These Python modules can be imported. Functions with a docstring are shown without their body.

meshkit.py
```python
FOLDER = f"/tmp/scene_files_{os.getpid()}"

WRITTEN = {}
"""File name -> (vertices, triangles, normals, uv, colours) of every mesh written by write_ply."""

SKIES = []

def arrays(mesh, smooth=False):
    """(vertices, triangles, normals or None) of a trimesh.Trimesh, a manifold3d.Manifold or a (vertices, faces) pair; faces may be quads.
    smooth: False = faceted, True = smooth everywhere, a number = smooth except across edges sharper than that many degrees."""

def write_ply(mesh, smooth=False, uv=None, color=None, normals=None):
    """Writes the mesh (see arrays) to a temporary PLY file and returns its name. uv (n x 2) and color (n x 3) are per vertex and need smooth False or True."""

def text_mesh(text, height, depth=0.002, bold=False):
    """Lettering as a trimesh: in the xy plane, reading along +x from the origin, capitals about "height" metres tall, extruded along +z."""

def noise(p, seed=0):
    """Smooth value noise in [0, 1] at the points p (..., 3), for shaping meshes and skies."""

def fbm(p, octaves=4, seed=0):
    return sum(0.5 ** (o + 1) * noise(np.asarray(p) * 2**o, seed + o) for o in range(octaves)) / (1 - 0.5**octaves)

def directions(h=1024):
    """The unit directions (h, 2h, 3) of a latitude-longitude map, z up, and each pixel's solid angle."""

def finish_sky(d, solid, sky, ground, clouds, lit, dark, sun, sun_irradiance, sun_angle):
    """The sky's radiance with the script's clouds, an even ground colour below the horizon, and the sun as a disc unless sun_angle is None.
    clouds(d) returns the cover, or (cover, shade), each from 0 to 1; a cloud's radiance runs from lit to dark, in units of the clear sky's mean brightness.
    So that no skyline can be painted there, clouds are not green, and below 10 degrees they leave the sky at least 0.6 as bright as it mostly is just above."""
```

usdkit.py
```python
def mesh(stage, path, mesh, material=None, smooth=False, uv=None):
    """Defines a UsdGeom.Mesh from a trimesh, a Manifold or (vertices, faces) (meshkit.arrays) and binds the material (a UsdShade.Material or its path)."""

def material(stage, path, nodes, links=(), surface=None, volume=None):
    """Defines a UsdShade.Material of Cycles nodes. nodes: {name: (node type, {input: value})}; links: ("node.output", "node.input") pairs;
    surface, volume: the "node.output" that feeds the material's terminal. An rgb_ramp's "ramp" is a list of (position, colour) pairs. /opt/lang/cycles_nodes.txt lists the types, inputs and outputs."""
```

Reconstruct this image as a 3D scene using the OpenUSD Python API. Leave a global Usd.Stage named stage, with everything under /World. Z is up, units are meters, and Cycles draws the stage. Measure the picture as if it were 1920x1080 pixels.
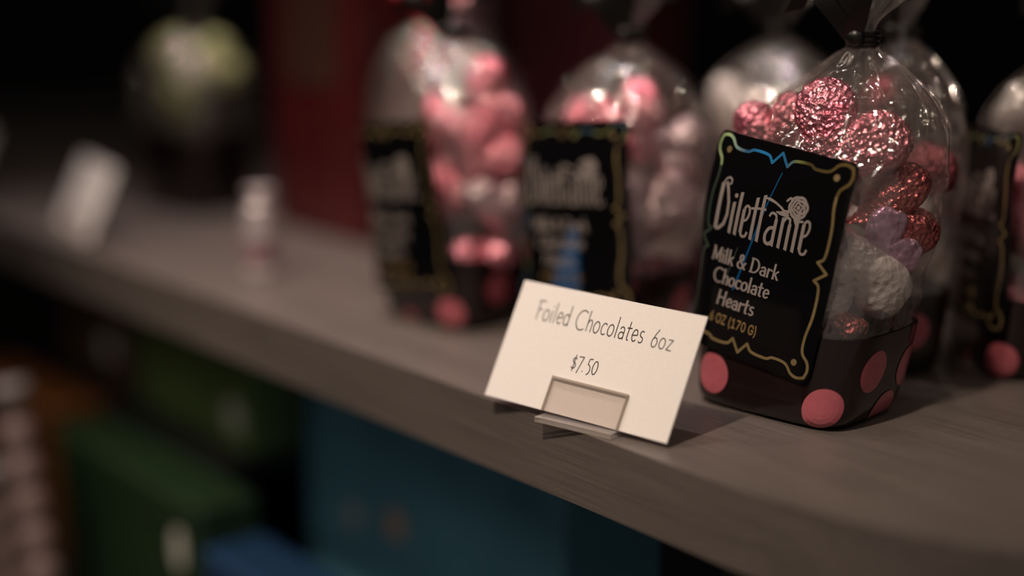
import math, numpy as np, trimesh, usdkit, meshkit
from pxr import Gf, Usd, UsdGeom, UsdLux, UsdShade, Sdf
from shapely.geometry import LineString, Polygon, Point, box as sbox
from shapely.ops import unary_union
from shapely import affinity

stage = Usd.Stage.CreateInMemory()
UsdGeom.SetStageUpAxis(stage, UsdGeom.Tokens.z)
UsdGeom.SetStageMetersPerUnit(stage, 1.0)
world = UsdGeom.Xform.Define(stage, '/World')
stage.SetDefaultPrim(world.GetPrim())

# ------------------------------------------------------------------ camera, light, exposure
TOP = 0.93                       # height of the shelf's top face
CAM_UP = 0.1735                  # camera above that face
cam = UsdGeom.Camera.Define(stage, '/World/camera')
cam.AddTranslateOp().Set((0, 0, TOP + CAM_UP))
cam.AddRotateXOp().Set(90 - 12.5)
cam.CreateFocalLengthAttr(50.0)
cam.CreateHorizontalApertureAttr(36.0)
cam.CreateVerticalApertureAttr(20.25)
cam.CreateFStopAttr(1.45)
cam.CreateFocusDistanceAttr(0.556)
cam.CreateClippingRangeAttr((0.02, 50))
cam.CreateExposureAttr(1.77)

dome = UsdLux.DomeLight.Define(stage, '/World/dome_light')
dome.CreateIntensityAttr(0.010)
dome.CreateColorAttr((1.0, 0.82, 0.72))

def spot(name, pos, target, power, radius, cone, soft, color=(1, .80, .64)):
    l = UsdLux.SphereLight.Define(stage, '/World/' + name)
    p, t = np.array(pos, float), np.array(target, float)
    z = (p - t) / np.linalg.norm(p - t)
    x = np.cross([0, 1, 0.001], z); x /= np.linalg.norm(x); y = np.cross(z, x)
    m = np.eye(4); m[0, :3], m[1, :3], m[2, :3], m[3, :3] = x, y, z, p
    l.AddTransformOp().Set(Gf.Matrix4d(*m.ravel().tolist()))
    l.CreateRadiusAttr(radius); l.CreateIntensityAttr(power); l.CreateColorAttr(color)
    s = UsdLux.ShapingAPI.Apply(l.GetPrim())
    s.CreateShapingConeAngleAttr(cone); s.CreateShapingConeSoftnessAttr(soft)
    return l

spot('key_spot', (-0.52, -0.10, TOP + 1.38), (-0.06, 0.62, TOP), 560, 0.03, 15, 0.9)
spot('overhead_spot', (-0.20, 0.84, TOP + 1.5), (-0.17, 0.80, TOP), 400, 0.03, 18, 0.9, (1, .80, .79))
spot('far_spot', (-0.70, 0.70, TOP + 1.5), (-0.22, 0.96, TOP), 45, 0.035, 20, 0.8)
for k, (px_, py_, pz_, pw_) in enumerate(((.75, -.25, 1.35, 50), (-1.0, .2, 1.5, 45), (.9, .6, 1.45, 45), (-.2, -.55, 1.55, 40), (.45, 1.5, 1.4, 60), (-1.1, 1.3, 1.45, 40))):
    spot('glint_lamp_%d' % k, (px_, py_, TOP + pz_), (.05, .65, TOP + .06), pw_, 0.022, 22, 0.9)  # extra lamps, added to put glints on cellophane and foil
spot('side_spot', (-0.95, 0.75, TOP + 0.95), (0.12, 0.58, TOP + 0.05), 60, 0.03, 25, 0.8)

panel = UsdLux.RectLight.Define(stage, '/World/fill_panel')      # unseen soft fill, added behind the camera for reflections
panel.AddTranslateOp().Set((-1.3, -0.5, 2.75)); panel.AddRotateXYZOp().Set((28, -32, 0))
panel.CreateWidthAttr(1.2); panel.CreateHeightAttr(0.4); panel.CreateIntensityAttr(1.2); panel.CreateColorAttr((1, .86, .74))

# ------------------------------------------------------------------ helpers
_used = {}
def path_for(parent, name):
    base = ('/World' if parent is None else str(parent.GetPath())) + '/' + name
    n = _used.get(base, 0); _used[base] = n + 1
    return base if n == 0 else f'{base}_{n:03d}'

def tag(p, label=None, cat=None, group=None, kind=None):
    for k, v in (('label', label), ('category', cat), ('group', group), ('kind', kind)):
        if v: p.SetCustomDataByKey(k, v)
    return p

def thing(name, label, cat, pos=(0, 0, 0), rz=0.0, group=None):
    x = UsdGeom.Xform.Define(stage, path_for(None, name))
    x.AddTranslateOp().Set(tuple(map(float, pos))); x.AddRotateZOp().Set(float(rz))
    return tag(x.GetPrim(), label, cat, group)

def obj(name, mesh, mat, parent=None, smooth=False, label=None, pos=None, rz=None):
    m = usdkit.mesh(stage, path_for(parent, name), mesh, mat, smooth)
    if pos is not None: m.AddTranslateOp().Set(tuple(map(float, pos)))
    if rz is not None: m.AddRotateZOp().Set(float(rz))
    p = m.GetPrim()
    if label: p.SetCustomDataByKey('label', label)
    return p

def cat_(*ms):
    ms = [m for m in ms if m is not None]
    return trimesh.util.concatenate(ms) if len(ms) > 1 else ms[0]

def rbox(x0, x1, y0, y1, z0, z1, r=0.001):
    """box with chamfered edges"""
    r = min(r, (x1 - x0) * .4, (y1 - y0) * .4, (z1 - z0) * .4)
    pts = []
    for x, sx in ((x0, 1), (x1, -1)):
        for y, sy in ((y0, 1), (y1, -1)):
            for z, sz in ((z0, 1), (z1, -1)):
                pts += [(x + sx * r, y + sy * r, z), (x + sx * r, y, z + sz * r), (x, y + sy * r, z + sz * r)]
    return trimesh.convex.convex_hull(np.array(pts))

def extrude(poly, h):
    gs = [g for g in getattr(poly, 'geoms', [poly]) if g.geom_type == 'Polygon' and g.area > 1e-12]
    return cat_(*[trimesh.creation.extrude_polygon(g, h, engine='earcut') for g in gs])

def arc(cx, cy, rx, ry, a0, a1, n=18):
    a = np.radians(np.linspace(a0, a1, n))
    return [(cx + rx * math.cos(t), cy + ry * math.sin(t)) for t in a]

def spline(pts, n=12, closed=False):
    """Catmull-Rom through the points"""
    P = np.array(pts, float)
    P = np.vstack([P[-1], P, P[0], P[1]]) if closed else np.vstack([2 * P[0] - P[1], P, 2 * P[-1] - P[-2]])
    out = []
    for i in range(1, len(P) - 2):
        for t in np.linspace(0, 1, n, endpoint=False):
            a, b, c, d = P[i - 1], P[i], P[i + 1], P[i + 2]
            out.append(.5 * (2 * b + (c - a) * t + (2 * a - 5 * b + 4 * c - d) * t * t + (3 * b - a - 3 * c + d) * t ** 3))
    if not closed: out.append(P[-2])
    return np.array(out)

# shelf frame: s along the front edge (towards the near right), t inwards, z above the shelf's top
O2, D2, W2 = np.array([.072, .469]), np.array([.6342, -.7732]), np.array([.7732, .6342])
SHELF_RZ = math.degrees(math.atan2(D2[1], D2[0]))
def S(s, t, z=0.0):
    p = O2 + D2 * s + W2 * t
    return np.array([p[0], p[1], TOP + z])
SO = S(0, 0)

# ------------------------------------------------------------------ materials
L = '/World/Looks/'
UsdGeom.Scope.Define(stage, '/World/Looks')
MT = lambda name, nodes, links=(), surface='p.BSDF': usdkit.material(stage, L + name, nodes, links, surface=surface)

def plain(name, color, rough=.5, metallic=0.0, spec=.5, **kw):
    return MT(name, {'p': ('principled_bsdf', dict(base_color=color, roughness=rough, metallic=metallic, specular_ior_level=spec, **kw))})

def grained(name, color, rough=.5, scale=60, amount=.35, stretch=(1, 1, 1), bump=.0, spec=.5, metallic=0.0, coat=0.0):
    c = np.array(color)
    return MT(name, {
        'tc': ('texture_coordinate', {}), 'mp': ('mapping', {'scale': stretch}),
        'n': ('noise_texture', {'scale': scale, 'detail': 4.0, 'roughness': .6}),
        'r': ('rgb_ramp', {'ramp': [(.25, tuple(c * (1 - amount))), (.75, tuple(np.minimum(c * (1 + amount), 1)))]}),
        'b': ('bump', {'strength': bump, 'distance': .001}),
        'p': ('principled_bsdf', {'roughness': rough, 'specular_ior_level': spec, 'metallic': metallic, 'coat_weight': coat, 'coat_roughness': .08})},
        [('tc.object', 'mp.vector'), ('mp.vector', 'n.vector'), ('n.fac', 'r.fac'), ('r.color', 'p.base_color'), ('n.fac', 'b.height'), ('b.normal', 'p.normal')])

M = {}
M['laminate'] = MT('grey_brown_laminate', {
    'tc': ('texture_coordinate', {}),
    'm1': ('mapping', {'scale': (18, 900, 900)}), 'm2': ('mapping', {'scale': (5, 60, 60)}), 'm3': ('mapping', {'scale': (700, 30, 700)}),
    'n1': ('noise_texture', {'scale': 1.0, 'detail': 3.0}), 'n2': ('noise_texture', {'scale': 1.0, 'detail': 5.0}), 'n3': ('noise_texture', {'scale': 1.0, 'detail': 2.0}),
    'a': ('math', {'math_type': 'multiply_add', 'value2': .55, 'value3': .0}),
    'a2': ('math', {'math_type': 'multiply_add', 'value2': .35}),
    'a3': ('math', {'math_type': 'multiply_add', 'value2': .12}),
    'r': ('rgb_ramp', {'ramp': [(.32, (.086, .073, .066)), (.52, (.132, .112, .102)), (.72, (.178, .152, .140))]}),
    'b': ('bump', {'strength': .25, 'distance': .0004}),
    'p': ('principled_bsdf', {'roughness': .42, 'specular_ior_level': .5})},
    [('tc.object', 'm1.vector'), ('tc.object', 'm2.vector'), ('tc.object', 'm3.vector'), ('m1.vector', 'n1.vector'), ('m2.vector', 'n2.vector'), ('m3.vector', 'n3.vector'),
     ('n1.fac', 'a.value1'), ('n2.fac', 'a2.value1'), ('a.value', 'a2.value3'), ('n3.fac', 'a3.value1'), ('a2.value', 'a3.value3'), ('a3.value', 'r.fac'), ('r.color', 'p.base_color'), ('n1.fac', 'b.height'), ('b.normal', 'p.normal')])
M['black_panel'] = grained('black_painted_panel', (.006, .006, .007), .5, 40, .3)
M['dark_grey'] = grained('dark_grey_post', (.022, .024, .03), .45, 40, .2)
M['card'] = grained('cream_card_stock', (.85, .82, .78), .75, 700, .03, bump=.05, spec=.25)
M['ink'] = plain('black_ink', (.035, .028, .024), .6)

def foil(name, base, tint, rough=.22, scale=520, strength=.8, dist=.0014, metal=.8):
    return MT(name, {
        'tc': ('texture_coordinate', {}),
        'v': ('voronoi_texture', {'feature': 'smooth_f1', 'scale': scale, 'smoothness': .35}),
        'n': ('noise_texture', {'scale': scale * .55, 'detail': 3.0, 'roughness': .6, 'distortion': .6}),
        'ad': ('math', {'math_type': 'add'}),
        'n2': ('noise_texture', {'scale': 90.0, 'detail': 2.0}),
        'r': ('rgb_ramp', {'ramp': [(.35, base), (.65, tint)]}),
        'b': ('bump', {'strength': strength, 'distance': dist}),
        'p': ('principled_bsdf', {'roughness': rough, 'metallic': metal})},
        [('tc.object', 'v.vector'), ('tc.object', 'n.vector'), ('tc.object', 'n2.vector'), ('v.distance', 'ad.value1'), ('n.fac', 'ad.value2'), ('ad.value', 'b.height'), ('b.normal', 'p.normal'), ('n2.fac', 'r.fac'), ('r.color', 'p.base_color')])
M['pink'] = foil('pink_foil', (.80, .22, .31), (.93, .40, .48))
M['copper'] = foil('copper_red_foil', (.46, .11, .12), (.62, .20, .20), .3)
M['wine'] = foil('wine_red_foil', (.30, .06, .09), (.44, .12, .15), .3)
M['silver'] = foil('silver_foil', (.74, .70, .69), (.90, .86, .85), .40, 300, .45, metal=.4)
M['mauve'] = foil('mauve_silver_foil', (.72, .56, .62), (.86, .74, .78), .3, 380, .7)
M['lavender'] = foil('lavender_foil', (.62, .36, .55), (.78, .55, .72), .3, 300, .5)
M['green_foil'] = foil('pale_green_foil', (.62, .68, .30), (.82, .84, .42), .3, 300, .5, metal=.4)
M['sage_foil'] = foil('sage_silver_foil', (.45, .52, .48), (.60, .66, .62), .32, 300, .5)

# thin clear films: Schlick's Fresnel from the facing ratio, alike on both sides
SCHLICK = {'lw': ('layer_weight', {'blend': .5}), 'p5': ('math', {'math_type': 'power', 'value2': 5.0}), 'fr': ('math', {'math_type': 'multiply_add', 'use_clamp': True})}
SLINK = [('lw.facing', 'p5.value1'), ('p5.value', 'fr.value1')]
def schlick(f0, f90):
    d = dict(SCHLICK); d['fr'] = ('math', {'math_type': 'multiply_add', 'use_clamp': True, 'value2': f90 - f0, 'value3': f0}); return d
def cello(name, haze=.05, tint=(.96, .945, .93)):
    return MT(name, {
        'tc': ('texture_coordinate', {}),
        'n': ('noise_texture', {'scale': 85.0, 'detail': 1.5, 'roughness': .5, 'distortion': 1.2}),
        'v': ('voronoi_texture', {'feature': 'distance_to_edge', 'scale': 60.0}),
        'ad': ('math', {'math_type': 'multiply_add', 'value2': .7}),
        'b': ('bump', {'strength': .6, 'distance': .003}),
        **schlick(.14, .85),
        't': ('transparent_bsdf', {'color': tint}),
        'd': ('diffuse_bsdf', {'color': (.75, .70, .67)}),
        'g': ('glossy_bsdf', {'color': (1, 1, 1), 'roughness': .055}),
        'mh': ('mix_closure', {'fac': haze}), 'mg': ('mix_closure', {})},
        SLINK + [('tc.object', 'n.vector'), ('tc.object', 'v.vector'), ('n.fac', 'ad.value1'), ('v.distance', 'ad.value3'), ('ad.value', 'b.height'), ('b.normal', 'g.normal'),
         ('t.BSDF', 'mh.closure1'), ('d.BSDF', 'mh.closure2'), ('mh.closure', 'mg.closure1'), ('g.BSDF', 'mg.closure2'), ('fr.value', 'mg.fac')], 'mg.closure')
M['cello'] = cello('clear_cellophane')
def acrylic(name, haze):
    return MT(name, {**schlick(.05, .8), 't': ('transparent_bsdf', {'color': (.95, .93, .92)}), 'd': ('diffuse_bsdf', {'color': (.8, .76, .74)}), 'mh': ('mix_closure', {'fac': haze}),
        'g': ('glossy_bsdf', {'color': (1, 1, 1), 'roughness': .03}), 'm': ('mix_closure', {})},
        SLINK + [('fr.value', 'm.fac'), ('t.BSDF', 'mh.closure1'), ('d.BSDF', 'mh.closure2'), ('mh.closure', 'm.closure1'), ('g.BSDF', 'm.closure2')], 'm.closure')
M['acrylic'] = acrylic('clear_acrylic', .02)
M['acrylic_foot'] = acrylic('polished_acrylic_foot', .22)
M['acrylic_edge'] = MT('acrylic_cut_edge', {
    't': ('transparent_bsdf', {'color': (.82, .79, .76)}), 'p': ('principled_bsdf', {'base_color': (.52, .47, .40), 'roughness': .15}), 'm': ('mix_closure', {'fac': .5})},
    [('t.BSDF', 'm.closure1'), ('p.BSDF', 'm.closure2')], 'm.closure')
M['print_brown'] = plain('dark_chocolate_print', (.012, .006, .006), .16, coat_weight=.35, coat_roughness=.06)
M['print_pink'] = grained('pink_dot_print', (.47, .115, .145), .25, 500, .1, coat=.35)
M['label_black'] = plain('glossy_black_label', (.0035, .0035, .004), .13)
M['label_ink'] = plain('silver_grey_print', (.27, .235, .22), .45)
M['gold'] = grained('gold_foil_print', (.40, .30, .14), .33, 200, .25, metallic=.6)
M['gold_text'] = plain('dull_gold_print', (.22, .145, .06), .45)
M['holo'] = MT('holographic_foil_border', {
    'tc': ('texture_coordinate', {}), 'n': ('noise_texture', {'scale': 48.0, 'detail': 1.0}),
    'r': ('rgb_ramp', {'ramp': [(.30, (.30, .20, .07)), (.42, (.22, .15, .10)), (.50, (.42, .48, .16)), (.56, (.10, .16, .20)), (.66, (.06, .22, .42)), (.74, (.40, .28, .10))]}),
    'p': ('principled_bsdf', {'roughness': .28, 'metallic': .6})},
    [('tc.object', 'n.vector'), ('n.fac', 'r.fac'), ('r.color', 'p.base_color')])
M['holo_front'] = MT('holographic_foil_top_border', {
    'tc': ('texture_coordinate', {}), 'sx': ('separate_xyz', {}), 'mr': ('map_range', {'from_min': -.045, 'from_max': .03}),
    'r': ('rgb_ramp', {'ramp': [(.0, (.42, .55, .24)), (.22, (.55, .75, .36)), (.30, (.30, .50, .50)), (.36, (.05, .16, .32)), (.46, (.03, .33, .80)), (.62, (.03, .20, .45)), (.69, (.30, .34, .10)), (.75, (.10, .08, .03)), (1, (.22, .15, .05))]}),
    'p': ('principled_bsdf', {'roughness': .3, 'metallic': .45})},
    [('tc.object', 'sx.vector'), ('sx.x', 'mr.value'), ('mr.result', 'r.fac'), ('r.color', 'p.base_color')])
M['streak'] = plain('blue_painted_glint', (.004, .07, .20), .3)  # blue shine on the labels, painted as a fixed colour
M['streak_green'] = plain('green_foil_and_glint', (.04, .065, .045), .3)  # foil of the left frame; also paints a green glint streak
M['ribbon_black'] = plain('black_satin_ribbon', (.006, .006, .006), .35)
M['ribbon_red'] = plain('red_satin_ribbon', (.55, .012, .018), .35)

# ------------------------------------------------------------------ room (dark shop)
def struct(name, mesh, mat):
    return tag(obj(name, mesh, mat), kind='structure')
M['floor'] = grained('dark_carpet', (.02, .017, .015), .9, 120, .4)
M['wall'] = grained('dark_shop_wall', (.006, .006, .007), .8, 6, .3)
struct('floor', rbox(-3, 3, -1.2, 4.2, -.05, 0), M['floor'])
struct('wall_back', rbox(-3, 3, 4.15, 4.2, 0, 2.9), M['wall'])
struct('wall_right', rbox(3, 3.05, -1.2, 4.2, 0, 2.9), M['wall'])
struct('ceiling', rbox(-3, 3, -1.2, 4.2, 2.9, 2.95), M['wall'])
struct('wall_left', rbox(-3.05, -3, -1.2, 4.2, 0, 2.9), M['wall'])

# ------------------------------------------------------------------ display counter
ARC_R = .21
def edge_path(t_in=0.0, s0=-1.55):
    """front edge, then the rounded corner, then the side edge; t_in moves it inwards"""
    pts = [(s0, t_in), (0, t_in)]
    for a in np.linspace(0, 100, 33)[1:]:
        q = math.radians(a)
        pts.append((math.sin(q) * (ARC_R - t_in), ARC_R - math.cos(q) * (ARC_R - t_in)))
    q = math.radians(100)
    e = np.array(pts[-1]); pts.append(tuple(e + .32 * np.array([math.cos(q), math.sin(q)])))
    return pts
def slab(t_in, back, z0, z1, s0=-1.55):
    p = edge_path(t_in, s0)
    poly = Polygon(p + [(p[-1][0], back), (s0, back)]).buffer(0)
    m = extrude(poly, z1 - z0); m.apply_translation((0, 0, z0)); return m
counter = thing('display_counter', 'long grey-brown laminate display shelf with a rounded front corner, carrying all the sweet bags', 'shelf', SO, SHELF_RZ)
obj('shelf_board', slab(.0012, .46, -.030, 0.0), M['laminate'], counter)
band = LineString(edge_path(0.0)).buffer(.0006, cap_style=2).simplify(.00005)
bm = extrude(affinity.translate(band, 0, 0), .0302); bm.apply_translation((0, 0.0006, -.0301))
obj('edge_band', bm, M['laminate'], counter, label='laminate strip along the front of the shelf')
obj('back_panel', rbox(-1.5, .1, .40, .42, -.62, -.0305), M['black_panel'], counter)
obj('support_post', rbox(-.105, -.06, .075, .12, -.62, -.0305, .004), M['dark_grey'], counter)
obj('support_post', rbox(-.045, -.02, .085, .12, -.62, -.0305, .003), M['dark_grey'], counter)
obj('lower_deck', rbox(-1.5, .1, -.14, .40, -.335, -.315), M['black_panel'], counter)
obj('step_deck', rbox(-1.5, -.446, .035, .098, -.137, -.125), M['black_panel'], counter)
obj('plinth', rbox(-1.48, .02, -.08, .38, -.93, -.336), M['black_panel'], counter)

# ------------------------------------------------------------------ bags
from scipy.interpolate import PchipInterpolator
class Shape:
    """cross sections of a gathered bag: superellipses a(z) x b(z), centre drifting inwards by lean"""
    def __init__(self, a=1.0, b=1.0, h=1.0, lean=.19, leanx=0.0, sag=1.0):
        z = np.array([0, .004, .012, .05, .09, .108, .120, .131, .139, .1445, .150, .158, .170, .186]) * h
        A = np.array([.0315, .0345, .0362, .0385, .0418, .0405, .0350, .0235, .0120, .0052, .0058, .0105, .0155, .0205])
        B = np.array([.0235, .0262, .0275, .0300, .0335, .0325, .0280, .0195, .0105, .0050, .0054, .0080, .0105, .0125])
        p = np.array([5, 5, 4.6, 4, 3.2, 2.8, 2.5, 2.2, 2, 2, 2, 2, 2, 2.])
        A[:9] *= a; B[:9] *= b
        self.a, self.b, self.p = (PchipInterpolator(z, q) for q in (A, B, p))
        self.h, self.lean, self.leanx, self.zmax, self.tie = h, lean, leanx, .174 * h, .1445 * h
    def cx(self, z): return self.leanx * np.asarray(z)
    def cy(self, z): return self.lean * np.maximum(np.asarray(z) - .004, 0)
    def r(self, phi, z):
        a, b, p = self.a(z), self.b(z), self.p(z)
        return (np.abs(np.cos(phi) / a) ** p + np.abs(np.sin(phi) / b) ** p) ** (-1 / p)
    def front(self, x, z):
        a, b, p = self.a(z) * 1.15, self.b(z), np.maximum(self.p(z), 4.0)      # stiff paper: flatter than the bag
        q = np.clip(np.abs(x - self.cx(z)) / a, 0, .985)
        return self.cy(z) - b * (1 - q ** p) ** (1 / p)
    def point(self, phi, z, off=0.0):
        r = self.r(phi, z) + off
        return np.stack([self.cx(z) + r * np.cos(phi), self.cy(z) + r * np.sin(phi), z], -1)
    def s_to_phi(self, z):
        """arc length along the section at height z, s=0 at the corner that faces the camera (front right)"""
        ph = np.linspace(-2 * np.pi, 2 * np.pi, 1601) - np.pi / 4
        P = self.point(ph, np.full_like(ph, z))
        s = np.r_[0, np.cumsum(np.linalg.norm(np.diff(P, axis=0), axis=1))]
        return ph, s - s[800]

def grid_mesh(P, closed=True):
    """quads over P (levels, around, 3)"""
    n, m = P.shape[:2]
    i, j = np.meshgrid(np.arange(n - 1), np.arange(m if closed else m - 1), indexing='ij')
    k = (j + 1) % m
    f = np.stack([i * m + j, i * m + k, (i + 1) * m + k, (i + 1) * m + j], -1).reshape(-1, 4)
    f = np.vstack([f[:, [0, 1, 2]], f[:, [0, 2, 3]]])
    return trimesh.Trimesh(P.reshape(-1, 3), f, process=False)

def cello_mesh(sh, seed, z0=.030, na=132, nz=74):
    rng = np.random.default_rng(seed)
    z = np.r_[np.linspace(z0, .11 * sh.h, int(nz * .4), endpoint=False), np.linspace(.11 * sh.h, sh.zmax, nz - int(nz * .4))]
    phi = np.linspace(0, 2 * np.pi, na, endpoint=False)
    PH, Z = np.meshgrid(phi, z)
    R = sh.r(PH, Z)
    up = np.clip((Z / sh.h - .098) / .035, 0, 1)
    fold = np.zeros_like(PH)
    for k in (5, 7, 9, 13):
        q = rng.uniform(0, 6.28)
        tri = np.abs(((PH * k + q + 2.2 * up * np.sin(PH * 2 + q)) / (2 * np.pi)) % 1 - .5) * 2     # creased, not rounded
        fold += tri * rng.uniform(.5, 1)
    fold = fold / fold.max()
    R = R * (1 - (.30 * up ** 1.3) * fold)
    base = np.stack([R * np.cos(PH), R * np.sin(PH), Z], -1)
    n1 = meshkit.noise(base * 70 + seed * 3.1, seed); n2 = meshkit.noise(base * np.array([150, 150, 70.]) + 7 + seed, seed + 5)
    crease = .0030 * np.abs(n1 - .5) * 2 + .0016 * np.abs(n2 - .5) * 2
    R = R - crease * np.clip((Z - z0 + .002) / .02, 0, 1) * np.clip(R / .02, .12, 1) - .0004
    P = np.stack([sh.cx(Z) + R * np.cos(PH), sh.cy(Z) + R * np.sin(PH), Z], -1)
    top = np.clip((Z / sh.h - .15) / .03, 0, 1)
    P[..., 0] += top * .010; P[..., 2] += top * .004 * np.sin(PH * 3 + seed)
    tubes = [grid_mesh(P)]
    for k in range(44):                       # creased folds of the film: fine ridges that catch the lamps
        high = k < 24
        za = rng.uniform(.092, .125) * sh.h if high else rng.uniform(.042, .10) * sh.h
        zb = rng.uniform(.132, .143) * sh.h if high else za + rng.uniform(.006, .022)
        p0 = rng.uniform(0, 6.283); n = 7
        zz = np.linspace(za, zb, n); pp = p0 + np.cumsum(rng.normal(0, .05 if high else .10, n))
        line = sh.point(pp, zz, -.0012)
        ar = rng.uniform(.00018, .00042) * np.sin(np.linspace(.25, 2.9, n))
        ring = np.linspace(0, 2 * np.pi, 6, endpoint=False)
        tubes.append(grid_mesh(np.stack([line[i] + ar[i] * np.stack([np.cos(ring), np.sin(ring), .3 * np.sin(ring)], 1) for i in range(n)])))
    return cat_(*tubes)

def base_mesh(sh, ztop):
    phi = np.linspace(0, 2 * np.pi, 160, endpoint=False)
    z = np.array([.0004, .0012, .003, .006, .010, .016, .022, .028, .033, ztop])
    PH, Z = np.meshgrid(phi, z)
    P = sh.point(PH, Z)
    P[0, :, :2] = P[0, :, :2] * .93
    m = grid_mesh(P)
    v = np.vstack([m.vertices, [[0, 0, .0004]]]); c = len(v) - 1
    f = np.vstack([m.faces, [[(j + 1) % 160, j, c] for j in range(160)]])
    return trimesh.Trimesh(v, f, process=False)

def dot_mesh(sh, s0, z0, r, ztop):
    rho = np.r_[0, np.linspace(.25, 1, 4)] * r
    th = np.linspace(0, 2 * np.pi, 36, endpoint=False)
    RR, TH = np.meshgrid(rho, th, indexing='ij')
    z = np.clip(z0 + RR * np.sin(TH), .0012, ztop - .0004)
    ph, s = sh.s_to_phi(min(max(z0, .004), ztop))
    phi = np.interp(s0 + RR * np.cos(TH), s, ph)
    P = sh.point(phi, z, .00025)
    return grid_mesh(P)

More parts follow.
